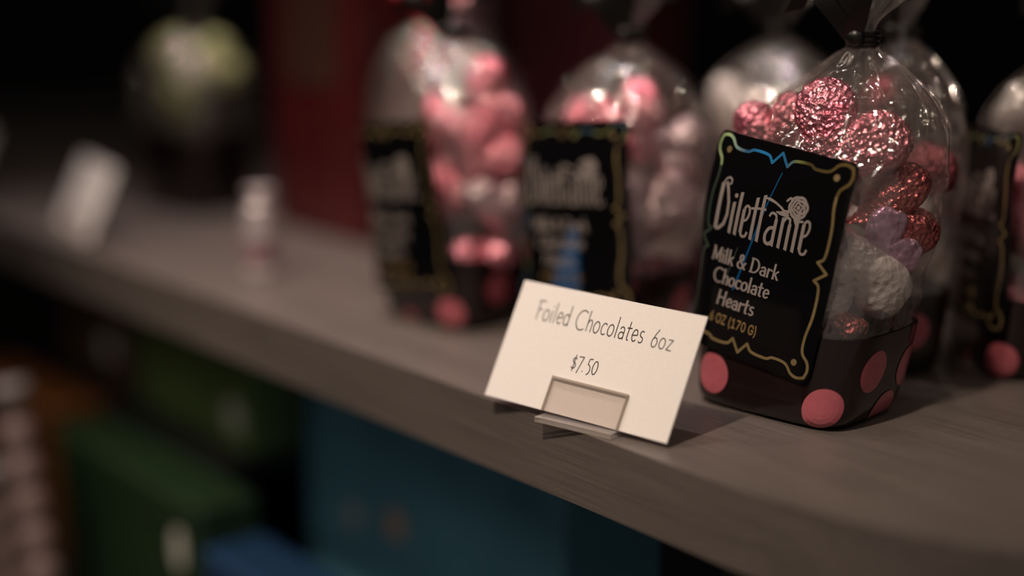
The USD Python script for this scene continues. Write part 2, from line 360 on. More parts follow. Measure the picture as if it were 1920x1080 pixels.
# --- lettering: skeleton strokes drawn with a pen
def GL():
    g = {}
    x = .60
    g['F'] = (.52, [[(.10, 0), (.06, 1.0)], [(-.06, .97), (.30, 1.03), (.50, 1.0)], [(.08, .55), (.38, .56)]])
    g['o'] = (.56, [arc(.25, .30, .24, .30, 0, 360, 30)])
    g['i'] = (.20, [[(.08, 0), (.06, x)], [(.07, .82), (.075, .86)]])
    g['l'] = (.20, [[(.08, 0), (.05, 1.05)]])
    g['e'] = (.50, [[(.03, .30), (.44, .34)] + arc(.25, .31, .21, .30, 10, 315, 26)])
    g['d'] = (.56, [arc(.24, .29, .22, .29, 20, 340, 26), [(.45, 0), (.43, 1.05)]])
    g['C'] = (.92, [arc(.52, .50, .50, .52, 55, 305, 30)])
    g['h'] = (.52, [[(.06, 0), (.03, 1.05)], [(.06, .36)] + arc(.25, .36, .18, .25, 150, 0, 14) + [(.43, 0)]])
    g['c'] = (.48, [arc(.26, .30, .23, .30, 50, 310, 24)])
    g['a'] = (.52, [[(.08, .50)] + arc(.24, .38, .19, .23, 130, 0, 12) + [(.44, 0)], arc(.24, .17, .20, .17, 40, 330, 22)])
    g['t'] = (.40, [[(.16, .92), (.15, .12)] + arc(.25, .12, .10, .12, 180, 290, 8), [(0, .60), (.36, .62)]])
    g['s'] = (.42, [arc(.22, .45, .15, .15, 50, 250, 14) + arc(.20, .15, .17, .15, 80, -140, 14)])
    g['6'] = (.56, [[(.40, 1.0), (.22, .72), (.08, .42)] + arc(.26, .27, .22, .27, 150, 510, 28)])
    g['z'] = (.46, [[(.04, .58), (.40, .58), (.02, .02), (.42, .0)]])
    g['$'] = (.50, [arc(.26, .66, .18, .17, 40, 255, 14) + arc(.24, .29, .20, .20, 75, -145, 14), [(.27, 1.02), (.23, -.08)]])
    g['7'] = (.50, [[(.02, .95), (.48, .98), (.14, -.15)]])
    g['.'] = (.24, [[(.08, .03), (.09, .06)]])
    g['5'] = (.52, [[(.46, .98), (.16, .94), (.12, .58)] + arc(.16, .22, .28, .34, 85, -75, 18)])
    g['0'] = (.58, [arc(.27, .45, .24, .45, 0, 360, 30)])
    g['"'] = (.16, [[(.02, 1.05), (.04, .88)], [(.10, 1.05), (.12, .88)]])
    g['M'] = (.94, [[(.06, 0), (.10, 1.0), (.44, .10), (.78, 1.0), (.82, 0)]])
    g['k'] = (.56, [[(.08, 0), (.08, 1.05)], [(.10, .28), (.44, .60)], [(.20, .36), (.48, 0)]])
    g['&'] = (.84, [[(.72, .46), (.48, .04)] + arc(.28, .25, .25, .25, -60, -235, 18) + [(.40, .62)] + arc(.30, .80, .14, .18, -20, 200, 16) + [(.22, .58), (.72, 0)]])
    g['D'] = (.84, [[(.10, 0), (.10, 1.0)], [(.02, .99), (.28, .99)] + arc(.28, .50, .46, .49, 90, -90, 24) + [(.02, .01)]])
    g['r'] = (.42, [[(.08, 0), (.08, x)], [(.08, .38)] + arc(.27, .36, .17, .22, 160, 45, 10)])
    g['H'] = (.86, [[(.10, 0), (.10, 1.0)], [(.70, 0), (.70, 1.0)], [(.10, .52), (.70, .52)]])
    return g
GLY = GL()
STEMS = {'F': [(.08, 0)], 'i': [(.07, 0), (.02, .6)], 'l': [(.07, 0)], 'h': [(.06, 0), (.43, 0)], 'k': [(.08, 0), (.48, 0)], 'M': [(.06, 0), (.82, 0), (.06, 1.0), (.82, 1.0)],
         'r': [(.08, 0)], 'H': [(.10, 0), (.10, 1), (.70, 0), (.70, 1)]}
def write(text, size, width=1.0, pen=.05, contrast=1.0, serif=False, slant=0.0, gap=.08, space=.34):
    """shapely outline of the text in metres, baseline at y = 0, starting at x = 0, capitals 'size' tall"""
    shapes, x = [], 0.0
    for ch in text:
        if ch == ' ':
            x += space; continue
        adv, strokes = GLY[ch]
        for st in strokes:
            ln = LineString(st)
            s = affinity.scale(ln, 1 / contrast, 1, origin=(0, 0)).buffer(pen / 2, quad_segs=4)
            shapes.append(affinity.translate(affinity.scale(s, contrast, 1, origin=(0, 0)), x, 0))
        if serif:
            for (sx, sy) in STEMS.get(ch, []):
                shapes.append(sbox(x + sx - .11, sy - .03, x + sx + .11, sy + .03))
        x += adv + gap
    u = unary_union(shapes).simplify(.006)
    u = affinity.affine_transform(u, [width, slant, 0, 1, 0, 0])
    return affinity.scale(u, size, size, origin=(0, 0))

def dilettante():
    """the tall, condensed word on the labels; millimetres, baseline y = 0"""
    S_ = []
    def st(pts, w): S_.append(LineString(pts).buffer(w / 2, quad_segs=3, cap_style=2))
    def stem(x, y0, y1, w=1.5): S_.append(Polygon([(x - w / 2, y0 + .25), (x + w / 2, y0 - .1), (x + w / 2, y1), (x - w / 2, y1 - .5)]))
    XH = 13.0
    stem(1.0, 0, 19.2, 1.9)                                               # D
    st([(1.0, .3), (3.0, .7), (5.3, 3.0), (6.3, 7.0), (5.9, 12.0), (4.2, 17.0), (2.8, 19.6)], 1.35)
    st([(1.2, 19.0), (2.2, 20.9), (3.8, 21.6), (5.1, 20.9), (5.2, 19.4), (4.3, 18.9)], .75)
    stem(9.0, 0, XH); S_.append(Point(9.2, 15.4).buffer(.85))              # i
    stem(11.9, 0, 17.6)                                                   # l
    def e(x, top=XH):
        stem(x, 1.6, top - 1.4, 1.5)
        st(spline([(x, 1.8), (x + 1.0, .5), (x + 2.6, .8), (x + 3.3, 2.6)], 6), 1.0)
        st(spline([(x, top - 1.6), (x + 1.0, top - .3), (x + 2.4, top - .8), (x + 2.8, top - 3.2), (x + 1.9, top - 5.6), (x + .2, top - 6.6)], 6), .95)
    e(14.6)
    stem(20.0, 0, 17.3); stem(23.2, 0, 19.0)                              # t t
    st([(17.7, 12.2), (21.5, 13.0), (25, 13.3)], .9)
    S_.append(Polygon(spline([(22.6, 18.0), (26, 18.2), (30, 16.9), (34.4, 14.6), (36.0, 13.6), (35.0, 12.7), (31.6, 12.9), (29.6, 13.8), (32.4, 14.6), (29, 16.4), (25.5, 17.1)], 6, True)).buffer(0))
    st(spline([(27.1, 11.2), (28.0, 12.8), (30.2, 12.2), (30.6, 9.4)], 6), 1.0); stem(30.6, 0, 11, 1.5)   # a
    st(spline([(30.2, 7.4), (28.0, 6.6), (26.7, 4.0), (27.2, 1.2), (29.0, .6), (30.4, 2.0)], 6), 1.35)
    stem(33.8, 0, XH - .4); st(spline([(33.9, 10.2), (35.2, 12.4), (36.8, 12.2), (37.2, 10.2)], 6), 1.0); stem(37.2, 0, 10.6)   # n
    stem(40.5, 0, 16.8); st([(39.0, 12.0), (43.0, 12.7)], .9)                # t
    e(43.6, XH + .6)
    return unary_union(S_).simplify(.03)

def rose():
    S_ = [Point(0, 0).buffer(.9)]
    for r0, a0, k, w in ((1.7, 20, 4, .62), (2.9, 50, 5, .78), (4.1, 10, 6, .95)):
        for i in range(k):
            a = a0 + 360 * i / k
            pts = [(math.cos(math.radians(a + q)) * (r0 + .35 * math.sin(math.pi * (q + 29) / 58)), math.sin(math.radians(a + q)) * (r0 + .35 * math.sin(math.pi * (q + 29) / 58))) for q in np.linspace(-29 * 5 / k, 29 * 5 / k, 9)]
            S_.append(LineString(pts).buffer(w / 2 + .1))
    S_.append(Polygon(spline([(-3.8, -2), (-6.4, -2.4), (-8.2, -1.2), (-7.0, -3.6), (-4.4, -3.8)], 5, True)).buffer(0))
    S_.append(Polygon(spline([(-1.5, -4.2), (.4, -7.6), (1.6, -8.4), (1.4, -6.2), (.6, -4.0)], 5, True)).buffer(0))
    S_.append(LineString(spline([(-6, 1.6), (-4.6, 3.0), (-3.6, 2.4)], 5)).buffer(.5))
    return unary_union(S_)

LW, LH = .0675, .086
def border_path():
    """the label's scalloped frame: distances in millimetres from the centre, clockwise from the top's middle"""
    W, H = LW * 500, LH * 500
    side = lambda half: [(-3.6, 7.4), (0, 2.8), (3.6, 7.4)]
    def run(half):     # from the middle notch to the corner: (along, inset), smooth part
        k = half / 32.0
        return [(3.6, 7.4), (6.2, 4.8), (12.5 * k, 4.4), (half - 17.5, 5.6), (half - 11.5, 5.2), (half - 8.2, 2.2), (half - 5.2, 1.4)]
    def quarter(half_a, half_b):
        a = spline(run(half_a) + [(half_a - 2.2, 2.2)], 6)
        b = spline([(half_b - 2.2, 2.2)][:0] + run(half_b) + [(half_b - 2.2, 2.2)], 6)[::-1]
        return a, b
    a, b = quarter(W, H)
    pts = [(0, H - 2.8)] + [(x, H - i) for x, i in a] + [(W - i, y) for y, i in b] + [(W - 2.8, 0)]
    q = np.array(pts)
    right = np.vstack([q, (q * [1, -1])[::-1][1:]])
    return np.vstack([right, (right * [-1, 1])[::-1][1:]])
BORDER = border_path()
WORD, ROSE = dilettante(), rose()

def split_tris(m, maxedge):
    v, f = trimesh.remesh.subdivide_to_size(m.vertices, m.faces, maxedge, max_iter=8)
    return trimesh.Trimesh(v, f, process=False)

def make_label(parent, sh, xc, zc, roll, word_mat, holo_mat, streaks=(), off=.0012, detail=True):
    c, s = math.cos(roll), math.sin(roll)
    def place(P):
        """label coordinates u, v, height -> bag coordinates, wrapped on the bag's front"""
        u, v, h = np.asarray(P, float).T
        x = xc + u * c - v * s; z = np.maximum(zc + u * s + v * c, .0015)
        return np.stack([x, sh.front(x, z) - off - h, z], -1)
    def put(poly, h0, h1):
        m = extrude(poly, h1 - h0); m.apply_translation((0, 0, h0))
        m = split_tris(m, .005)
        return trimesh.Trimesh(place(m.vertices), m.faces[:, ::-1], process=False)
    r = .0035
    plate = sbox(-LW / 2 + r, -LH / 2 + r, LW / 2 - r, LH / 2 - r).buffer(r, quad_segs=5)
    lab = obj('label', put(plate, 0, .0003), M['label_black'], parent, smooth=40, label='glossy black paper label on the front of the bag')
    def mm(g, x=0, y=0, sx=1, sy=1): return affinity.translate(affinity.scale(g, .001 * sx, .001 * sy, origin=(0, 0)), x * .001, y * .001)
    path = BORDER * .001
    n = len(path)
    top = np.nonzero((path[:, 1] > LH / 2 - .0095))[0]
    ln = LineString(path).buffer(.00055, quad_segs=3)
    ztop = sbox(-1, LH / 2 - .0135, 1, 1)
    zleft = sbox(-1, -1, -LW / 2 + .0095, LH / 2 - .0135)
    gold = ln.difference(unary_union([ztop, zleft]))
    obj('gold_border', put(gold, .0003, .00042), M['gold'], lab)
    obj('foil_border', put(ln.intersection(ztop), .0003, .00042), holo_mat, lab, label='rainbow foil upper edge of the label frame')
    obj('foil_border', put(ln.intersection(zleft), .0003, .00042), M['streak_green'] if holo_mat is M['holo_front'] else M['holo'], lab)
    for sx in (-1, 1):
        for sy in (-1, 1):
            obj('gold_dot', put(Point(sx * (LW / 2 - .0078), sy * (LH / 2 - .0068)).buffer(.0013), .0003, .00042), M['gold'], lab)
    obj('lettering', put(mm(WORD, -25.0, 4.4, .97, 1.0), .0003, .00042), word_mat, lab)
    obj('rose_emblem', put(mm(ROSE, 13.2, 21.8, .92, .92), .0003, .00042), word_mat, lab)
    for txt, x, y, size in (('Milk & Dark', -22.6, -7.8, .0056), ('Chocolate', -20.0, -16.0, .0056), ('Hearts', -15.6, -24.4, .0056)):
        g = write(txt, size, .93, .10, 1.8, True, 0.06, .09, .30)
        obj('lettering', put(affinity.translate(g, x * .001, y * .001), .0003, .00042), word_mat, lab)
    tm = meshkit.text_mesh('6 OZ (170 G)', .0038, .00012, bold=True)
    tm.vertices[:, 0] *= .74; tm.vertices += [-.0178, -.0318, .0003]
    obj('lettering', trimesh.Trimesh(place(tm.vertices), tm.faces[:, ::-1], process=False), M['gold_text'], lab, label='small gold weight line')
    for pts, w0, w1, mt in streaks:  # painted strips in place of the shine across the label
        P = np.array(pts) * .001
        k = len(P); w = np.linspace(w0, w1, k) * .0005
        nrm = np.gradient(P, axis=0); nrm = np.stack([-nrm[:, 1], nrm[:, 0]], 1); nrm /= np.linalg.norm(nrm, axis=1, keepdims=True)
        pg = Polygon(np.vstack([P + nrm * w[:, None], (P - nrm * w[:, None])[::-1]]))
        obj('painted_glint', put(pg.buffer(0), .0003, .00036), mt, lab, label='thin painted streak standing in for a glint on the label')
    return lab

def ribbon_tie(parent, sh, mat, seed, tails=True, name='ribbon_tie'):
    c = np.array([float(sh.cx(sh.tie)), float(sh.cy(sh.tie)), sh.tie])
    parts = []
    for dz in (-.0022, 0, .0022):
        t = trimesh.creation.torus(.0056, .0014, major_sections=24, minor_sections=8); t.apply_translation(c + [0, 0, dz]); parts.append(t)
    k = trimesh.creation.icosphere(subdivisions=2, radius=.0042); k.apply_scale((1, .8, .9)); k.apply_translation(c + [0, -.0066, .001]); parts.append(k)
    tie = obj(name, cat_(*parts), mat, parent, smooth=True)
    if tails:
        long_ = mat is M['ribbon_red']
        for q, (dx, dy, dz) in enumerate(((-.024, -.010, .016), (.030, -.012, .012), (-.010, -.008, -.040), (.022, -.010, -.034)) if long_ else ((-.010, -.002, .040), (.004, -.003, .046), (.020, -.002, .030), (-.020, -.004, .020))):
            pts = spline([c + [0, -.008, .001], c + [dx * .5, -.012 + dy, dz * .8], c + [dx * .9, -.009 + dy, dz * 1.1], c + [dx * 1.35, -.006 + dy, dz * .55]], 8)
            w = np.array([.002, .0045, .002]) if long_ else np.array([.0035, .0012, .001])
            P = np.stack([pts - w, pts + w], 0); P2 = P + [0, .0004, 0]
            m = cat_(grid_mesh(P, False), grid_mesh(P2[::-1], False))
            obj('ribbon_tail', m, mat, tie)
    return tie

BAGS = []
def make_bag(label, s, t, yaw, sh, seed, group=None, lab=None, dots=True, ribbon='ribbon_black', dot_shift=0.0, ztop=.0365, word='label_ink', holo='holo', streaks=(), name='candy_bag', base='print_brown', z=0.0):
    pos = S(s, t, z)
    rz = 180.0 - yaw
    b = thing(name, label, 'candy bag', pos, rz, group)
    obj('cellophane', cello_mesh(sh, seed), M['cello'], b, smooth=28)
    pb = obj('printed_base', base_mesh(sh, ztop), M[base], b, smooth=35, label='dark brown printed lower band' + (' with pink polka dots' if dots else ''))
    if dots:
        spots = dots if isinstance(dots, list) else [(u, v) for u, v in ((i * .0285 - j * .0125 + dot_shift, .009 + i * .0115 + j * .0255) for i in range(-12, 13) for j in range(-14, 15)) if -.004 < v < ztop + .004 and -.118 < u < .118]
        for u, v in spots:
            obj('polka_dot', dot_mesh(sh, u, v, .0082, ztop), M['print_pink'], pb)
    if lab: make_label(b, sh, *lab, M[word], M[holo], streaks)
    ribbon_tie(b, sh, M[ribbon], seed)
    a = math.radians(rz)
    R = np.array([[math.cos(a), -math.sin(a), 0], [math.sin(a), math.cos(a), 0], [0, 0, 1]])
    BAGS.append((pos, R, sh))
    return (pos, R, sh)

# --- foil hearts
_t = np.linspace(0, 2 * np.pi, 721)
_hx, _hy = 16 * np.sin(_t) ** 3, 13 * np.cos(_t) - 5 * np.cos(2 * _t) - 2 * np.cos(3 * _t) - np.cos(4 * _t) + 3.4
_ha = np.unwrap(np.arctan2(_hx, _hy)); _hr = np.hypot(_hx, _hy) / 16.0
def heart_mesh(width, thick, seed, sub=4, rough=1.0):
    s = trimesh.creation.icosphere(subdivisions=sub)
    v = s.vertices
    rho = np.hypot(v[:, 0], v[:, 2]); th = np.arctan2(v[:, 0], v[:, 2]) % (2 * np.pi)
    r = np.interp(th, _ha % (2 * np.pi) if False else _ha, _hr)
    k = rho ** .95 / np.maximum(rho, 1e-6)
    x, z = v[:, 0] * k * r * width / 2, v[:, 2] * k * r * width / 2
    pinch = np.interp(th, _ha, _hr)
    y = np.sign(v[:, 1]) * np.abs(v[:, 1]) ** .85 * thick / 2 * (.86 + .14 * np.clip(pinch, 0, 1))
    P = np.stack([x, y, z], 1)
    n = s.vertex_normals
    w1 = np.abs(meshkit.noise(P * 480 + seed * 5.3, seed) - .5) * 2
    w2 = np.abs(meshkit.noise(P * 900 + seed * 2.3, seed + 9) - .5) * 2
    w3 = meshkit.noise(P * 90 + seed, seed + 3) - .5
    d = .0011 * (w1 - .5) + .0006 * (w2 - .5)
    P = P + n * (d * rough)[:, None] + n * (w3 * .0022)[:, None]
    return trimesh.Trimesh(P, s.faces, process=False)
def rot(rx, ry, rz):
    return trimesh.transformations.euler_matrix(*np.radians([rx, ry, rz]))[:3, :3]
_hs = [0]
def where(p, h=.10):
    v = 'upper' if p[2] > .088 else 'middle' if p[2] > .055 else 'lower'
    return v + (' left' if p[0] < -.008 else ' right' if p[0] > .010 else ' centre')
COLOUR = {'pink': 'pink', 'copper': 'copper-red', 'wine': 'dark red', 'silver': 'silver', 'mauve': 'mauve', 'sage_foil': 'sage green', 'green_foil': 'pale green'}
def heart(bag, p, ang, width, thick, mat, label, group=None, sub=4, rough=1.0, word='foil_heart'):
    pos, R, sh = bag
    _hs[0] += 1
    m = heart_mesh(width, thick, _hs[0], sub, rough)
    m.vertices = (R @ rot(*ang) @ m.vertices.T).T
    c = pos + R @ np.array(p, float)
    return tag(obj(word, m, M[mat], None, smooth=True, pos=c), label, 'chocolate heart', group)

# front bag, in focus
sh1 = Shape(1.03, 1.05, 1.02, lean=.21, leanx=.035)
b1 = make_bag('sharpest cellophane bag at the front right, black label tilted clockwise, beside the price card', -.044, .094, 224, sh1, 11,
              lab=(-.0058, .0650, math.radians(-7.0)), holo='holo_front',
              dots=[(-.051, .014), (-.027, .030), (.001, .0092), (.022, .0225), (.036, .0035), (.049, .020), (-.072, .004), (-.088, .026), (.085, .010), (-.11, .012)],
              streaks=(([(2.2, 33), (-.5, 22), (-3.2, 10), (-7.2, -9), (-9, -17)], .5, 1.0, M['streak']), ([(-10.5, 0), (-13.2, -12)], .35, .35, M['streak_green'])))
heart(b1, (-.0245, .016, .108), (10, -15, 20), .034, .020, 'pink', 'pink foil heart showing above the tilted label at the left of the front bag', sub=5)
heart(b1, (.0125, .002, .1065), (-12, 30, 26), .049, .018, 'pink', 'large crinkled pink foil heart at the top centre of the front bag', sub=5)
heart(b1, (.0255, .020, .080), (25, 75, 55), .040, .020, 'copper', 'dark copper-red foil heart at the right side of the front bag', sub=5, rough=.5)
heart(b1, (.0190, .002, .0610), (4, 170, 47), .050, .021, 'silver', 'smooth silver foil heart right of the label in the front bag', sub=5, rough=.3)
heart(b1, (.0290, .012, .068), (10, 60, 50), .030, .007, 'lavender', 'small lavender foil heart at the right edge of the front bag', sub=4, rough=.6)
heart(b1, (.0120, .000, .0350), (80, 0, 30), .036, .016, 'copper', 'copper foil heart lying at the bottom right of the front bag', sub=4)
heart(b1, (-.0150, .004, .064), (0, 160, -5), .038, .018, 'silver', 'silver foil heart hidden behind the front bag label', sub=4)
heart(b1, (.0050, .030, .100), (0, 200, 10), .040, .018, 'silver', 'silver foil heart at the back of the front bag behind the large pink one', sub=4)

# ------------------------------------------------------------------ price card and its holder
YAW_C, LEAN_C = 218.4, 29.5
def card_frame():
    a, l = math.radians(YAW_C), math.radians(LEAN_C)
    n = np.array([math.sin(a), math.cos(a), 0]); e = np.cross([0, 0, 1], n)
    up = np.array([0, 0, math.cos(l)]) - n * math.sin(l)
    q = math.radians(-1.6)
    e2, up2 = e * math.cos(q) + up * math.sin(q), up * math.cos(q) - e * math.sin(q)
    return e2, up2, np.cross(e2, up2), e, n
CE, CU, CN, CE0, CN0 = card_frame()
CC = np.array([.0315, .5425, TOP + CAM_UP - .1483])
CW, CH = .0889, .0508
def price_card(name, label, C, E_, U_, N_, lines, group=None):
    """a card in its own local frame (x right, y up, z out), placed with a matrix"""
    x = UsdGeom.Xform.Define(stage, path_for(None, name))
    m = np.eye(4); m[0, :3], m[1, :3], m[2, :3] = E_, U_, N_; m[3, :3] = C - U_ * CH / 2
    x.AddTransformOp().Set(Gf.Matrix4d(*m.ravel().tolist()))
    p = tag(x.GetPrim(), label, 'price card', group)
    obj('card_sheet', rbox(-CW / 2, CW / 2, 0, CH, -.0004, 0, .0001), M['card'], p)
    for g in lines:
        mm_ = extrude(g, .00006); obj('lettering', mm_, M['ink'], p)
    return p
tl = lambda g, x, y: affinity.translate(g, x * .001 - CW / 2, CH - y * .001)
lines = [tl(write('Foiled', .0080, .70, .064, 1.15, gap=.10), 11.6, 15.2),
         tl(write('Chocolates', .0080, .69, .064, 1.15, gap=.10), 31.6, 15.6),
         tl(write('6oz', .0072, .74, .064, 1.15, gap=.12), 68.4, 16.1),
         tl(write('$7.50', .0060, .78, .075, 1.15, gap=.10), 36.2, 32.0)]
price_card('price_card', 'cream price card in sharp focus reading foiled chocolates, leaning back at the shelf edge', CC, CE, CU, CN, lines)

def card_holder(label, C, E_, U_, N_, base_z, e0, n0, group=None):
    h = thing('card_holder', label, 'card holder', (0, 0, 0))
    def quadbox(o, a, b, c):
        """box from corner o along vectors a, b, c"""
        v = np.array([o + i * a + j * b + k * c for i in (0, 1) for j in (0, 1) for k in (0, 1)])
        return trimesh.convex.convex_hull(v)
    bot = C - U_ * CH / 2
    bot = bot + np.array([0, 0, 0])
    w = .0365; x0 = .0042
    o = bot + E_ * (x0 - w / 2)
    zb = base_z
    th = .0013
    lift = (o[2] - zb)
    fo = o + N_ * .0004
    obj('front_flap', quadbox(fo, E_ * w, U_ * .0135, N_ * th), M['acrylic'], h, label='clear flap in front of the card')
    obj('flap_edge', cat_(quadbox(fo + U_ * .0135, E_ * w, U_ * .0009, N_ * th), quadbox(fo, E_ * .0004, U_ * .0135, N_ * th), quadbox(fo + E_ * (w - .0004), E_ * .0004, U_ * .0135, N_ * th)), M['acrylic_edge'], h)
    bo = o - N_ * .0018
    obj('back_plate', quadbox(bo, E_ * w, U_ * .030, N_ * th), M['acrylic'], h)
    fl = np.array([o[0], o[1], zb + .0002])
    obj('foot_plate', quadbox(fl + n0 * .0055, e0 * w, -n0 * .0085, np.array([0, 0, .0020])), M['acrylic_foot'], h)
    f1, f2 = fl + n0 * .0056, fl + n0 * .0056 + np.array([0, 0, .0017])
    obj('foot_edge', quadbox(f1, e0 * w, -n0 * .0005, np.array([0, 0, .0004])), M['acrylic_edge'], h)
    obj('foot_edge', quadbox(f2, e0 * w, -n0 * .0005, np.array([0, 0, .0004])), M['acrylic_edge'], h)
    return h
card_holder('clear acrylic holder gripping the sharp price card at the shelf edge', CC, CE, CU, CN, TOP, CE0, CN0)

# ------------------------------------------------------------------ the other bags
DG = None
sh2 = Shape(.96, 1.02, 1.0, lean=.12)
b2 = make_bag('blurred cellophane bag directly behind the price card, upright black label with blue streak', -.174, .109, 222, sh2, 23,
              lab=(-.0025, .0635, math.radians(4.5)), dot_shift=.011,
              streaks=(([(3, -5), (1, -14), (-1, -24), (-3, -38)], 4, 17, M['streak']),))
heart(b2, (.012, 0, .102), (0, -25, 10), .044, .020, 'pink', 'pink foil heart above the label of the bag behind the price card')
heart(b2, (-.020, .008, .094), (0, 40, 10), .038, .020, 'pink', 'pink foil heart at the top left of the bag behind the price card')
heart(b2, (.019, .000, .060), (0, 10, 46), .052, .018, 'mauve', 'mauve-silver foil heart on the right side of the bag behind the price card', sub=5, rough=1.3)
heart(b2, (.021, .018, .092), (10, 100, 40), .036, .020, 'mauve', 'mauve foil heart at the top right of the bag behind the price card')
heart(b2, (-.010, .006, .062), (0, 20, 0), .042, .020, 'pink', 'pink foil heart hidden behind the upright label with the blue streak')
heart(b2, (-.006, .010, .030), (70, 0, 0), .044, .018, 'pink', 'pink foil heart at the bottom of the bag behind the price card')

sh3 = Shape(.94, 1.02, 1.0, lean=-.01)
b3 = make_bag('most blurred label bag, left of the others, black label with gold frame', -.256, .081, 224, sh3, 37,
              lab=(-.0115, .0585, math.radians(6.5)), holo='gold', dot_shift=-.004)
heart(b3, (.020, -.002, .082), (0, 30, 40), .044, .020, 'pink', 'bright pink foil heart right of the gold-framed label')
heart(b3, (.014, .004, .110), (0, 60, 15), .042, .020, 'pink', 'pink foil heart at the top of the bag with the gold-framed label')
heart(b3, (-.018, .006, .100), (0, 160, 0), .038, .020, 'pink', 'pink foil heart at the top left of the bag with the gold-framed label')
heart(b3, (.026, .004, .058), (0, 0, 60), .040, .018, 'mauve', 'mauve foil heart low on the right of the bag with the gold-framed label')
heart(b3, (.022, -.004, .034), (70, 0, 40), .036, .018, 'pink', 'pink foil heart just above the dotted band of the bag with the gold-framed label')
heart(b3, (-.012, .008, .058), (0, 20, 0), .042, .020, 'pink', 'pink foil heart hidden behind the gold-framed label')

sh4 = Shape(.98, 1.0, 1.0, lean=.08)
b4 = make_bag('silver heart bag in the second row, just left of and behind the front bag', -.166, .212, 222, sh4, 41, dot_shift=.004)
for k, (p, a, c) in enumerate([((-.016, -.004, .100), (0, 20, -10), 'silver'), ((.018, 0, .104), (0, 140, 20), 'silver'), ((0, -.002, .070), (5, -30, 0), 'mauve'), ((.027, .004, .060), (0, 60, 50), 'pink'), ((-.022, .002, .050), (0, 100, 0), 'silver'), ((.006, .004, .028), (75, 0, 0), 'mauve')]):
    heart(b4, p, a, .042, .020, c, f'{where(p)} {COLOUR[c]} foil heart in the second-row bag of silver hearts', 'hearts in the second-row silver bag')

sh5 = Shape(.95, .84, 1.02, lean=.10, leanx=-.10)
b5 = make_bag('cellophane bag close behind the right side of the front bag', -0.0686, 0.1766, 262, sh5, 53, dot_shift=.004)
for k, (p, a, c) in enumerate([((-.006, 0, .108), (0, -20, -10), 'wine'), ((.022, .002, .092), (0, 140, 40), 'wine'), ((.024, 0, .062), (5, -30, 50), 'silver'), ((-.016, -.002, .070), (0, 60, 0), 'pink'), ((.006, .004, .030), (75, 0, 0), 'silver')]):
    heart(b5, p, a, .042, .020, c, f'{where(p)} {COLOUR[c]} foil heart in the bag close behind the front bag', 'hearts in the bag close behind the front bag')

sh6 = Shape(1.0, .86, 1.0, lean=.10)
b6 = make_bag('cellophane bag at the right edge of the picture with a narrow black label', -0.0234, 0.2222, 268, sh6, 67, lab=(.0020, .064, math.radians(2)), dot_shift=.010)
for k, (p, a, c) in enumerate([((-.012, -.002, .104), (0, -20, -10), 'silver'), ((.018, .004, .106), (0, 140, 40), 'mauve'), ((.026, .004, .060), (5, -30, 50), 'pink'), ((-.014, 0, .068), (0, 60, 0), 'pink'), ((.006, .004, .030), (75, 0, 0), 'pink')]):
    heart(b6, p, a, .042, .020, c, f'{where(p)} {COLOUR[c]} foil heart in the bag at the right picture edge', 'hearts in the bag at the right picture edge')

sh7 = Shape(1.05, 1.05, 1.05, lean=.04)
b7 = make_bag('pale silver cellophane bag furthest back at the upper right', -.035, .335, 232, sh7, 71, dot_shift=.006)
for k, (p, a, c) in enumerate([((-.014, 0, .106), (0, -20, -10), 'silver'), ((.018, .002, .106), (0, 140, 40), 'silver'), ((0, -.002, .072), (5, -30, 0), 'mauve'), ((.024, .002, .050), (0, 60, 60), 'silver'), ((-.014, .002, .038), (40, 0, 0), 'silver')]):
    heart(b7, p, a, .042, .020, c, f'{where(p)} {COLOUR[c]} foil heart in the pale bag furthest back', 'hearts in the pale bag furthest back')

sh8 = Shape(1.1, 1.1, 1.06, lean=.02)
b8 = make_bag('clear bag of sage green foil sweets tied with red ribbon, behind the leftmost label bag', -.386, .167, 226, sh8, 83, ribbon='ribbon_red', dots=False)
for k, (p, a, c) in enumerate([((-.018, -.004, .118), (0, -20, -10), 'sage_foil'), ((.018, .002, .118), (0, 140, 20), 'sage_foil'), ((-.014, 0, .078), (5, -30, 0), 'sage_foil'), ((.026, .002, .078), (0, 60, 50), 'silver'), ((.002, .002, .042), (40, 0, 0), 'silver')]):
    heart(b8, p, a, .044, .022, c, f'{where(p)} {COLOUR[c]} foil heart in the red-ribboned bag', 'hearts in the red-ribboned bag')

sh9 = Shape(1.12, 1.1, .95, lean=.03)
b9 = make_bag('far blurred bag of pale green foil sweets on the left, dark brown lower half', -.660, .140, 222, sh9, 97, dots=False, ztop=.058, name='candy_bag')
for k, (p, a) in enumerate([((-.018, -.004, .108), (0, -20, -10)), ((.018, 0, .110), (0, 140, 20)), ((0, -.004, .080), (5, -30, 0)), ((.026, .000, .106), (0, 60, 40)), ((-.024, .004, .076), (0, 100, 0))]):
    heart(b9, p, a, .042, .022, 'green_foil', ('outermost ' if k == 3 else '') + f'{where(p)} pale green foil sweet in the far left bag', 'sweets in the far green bag')

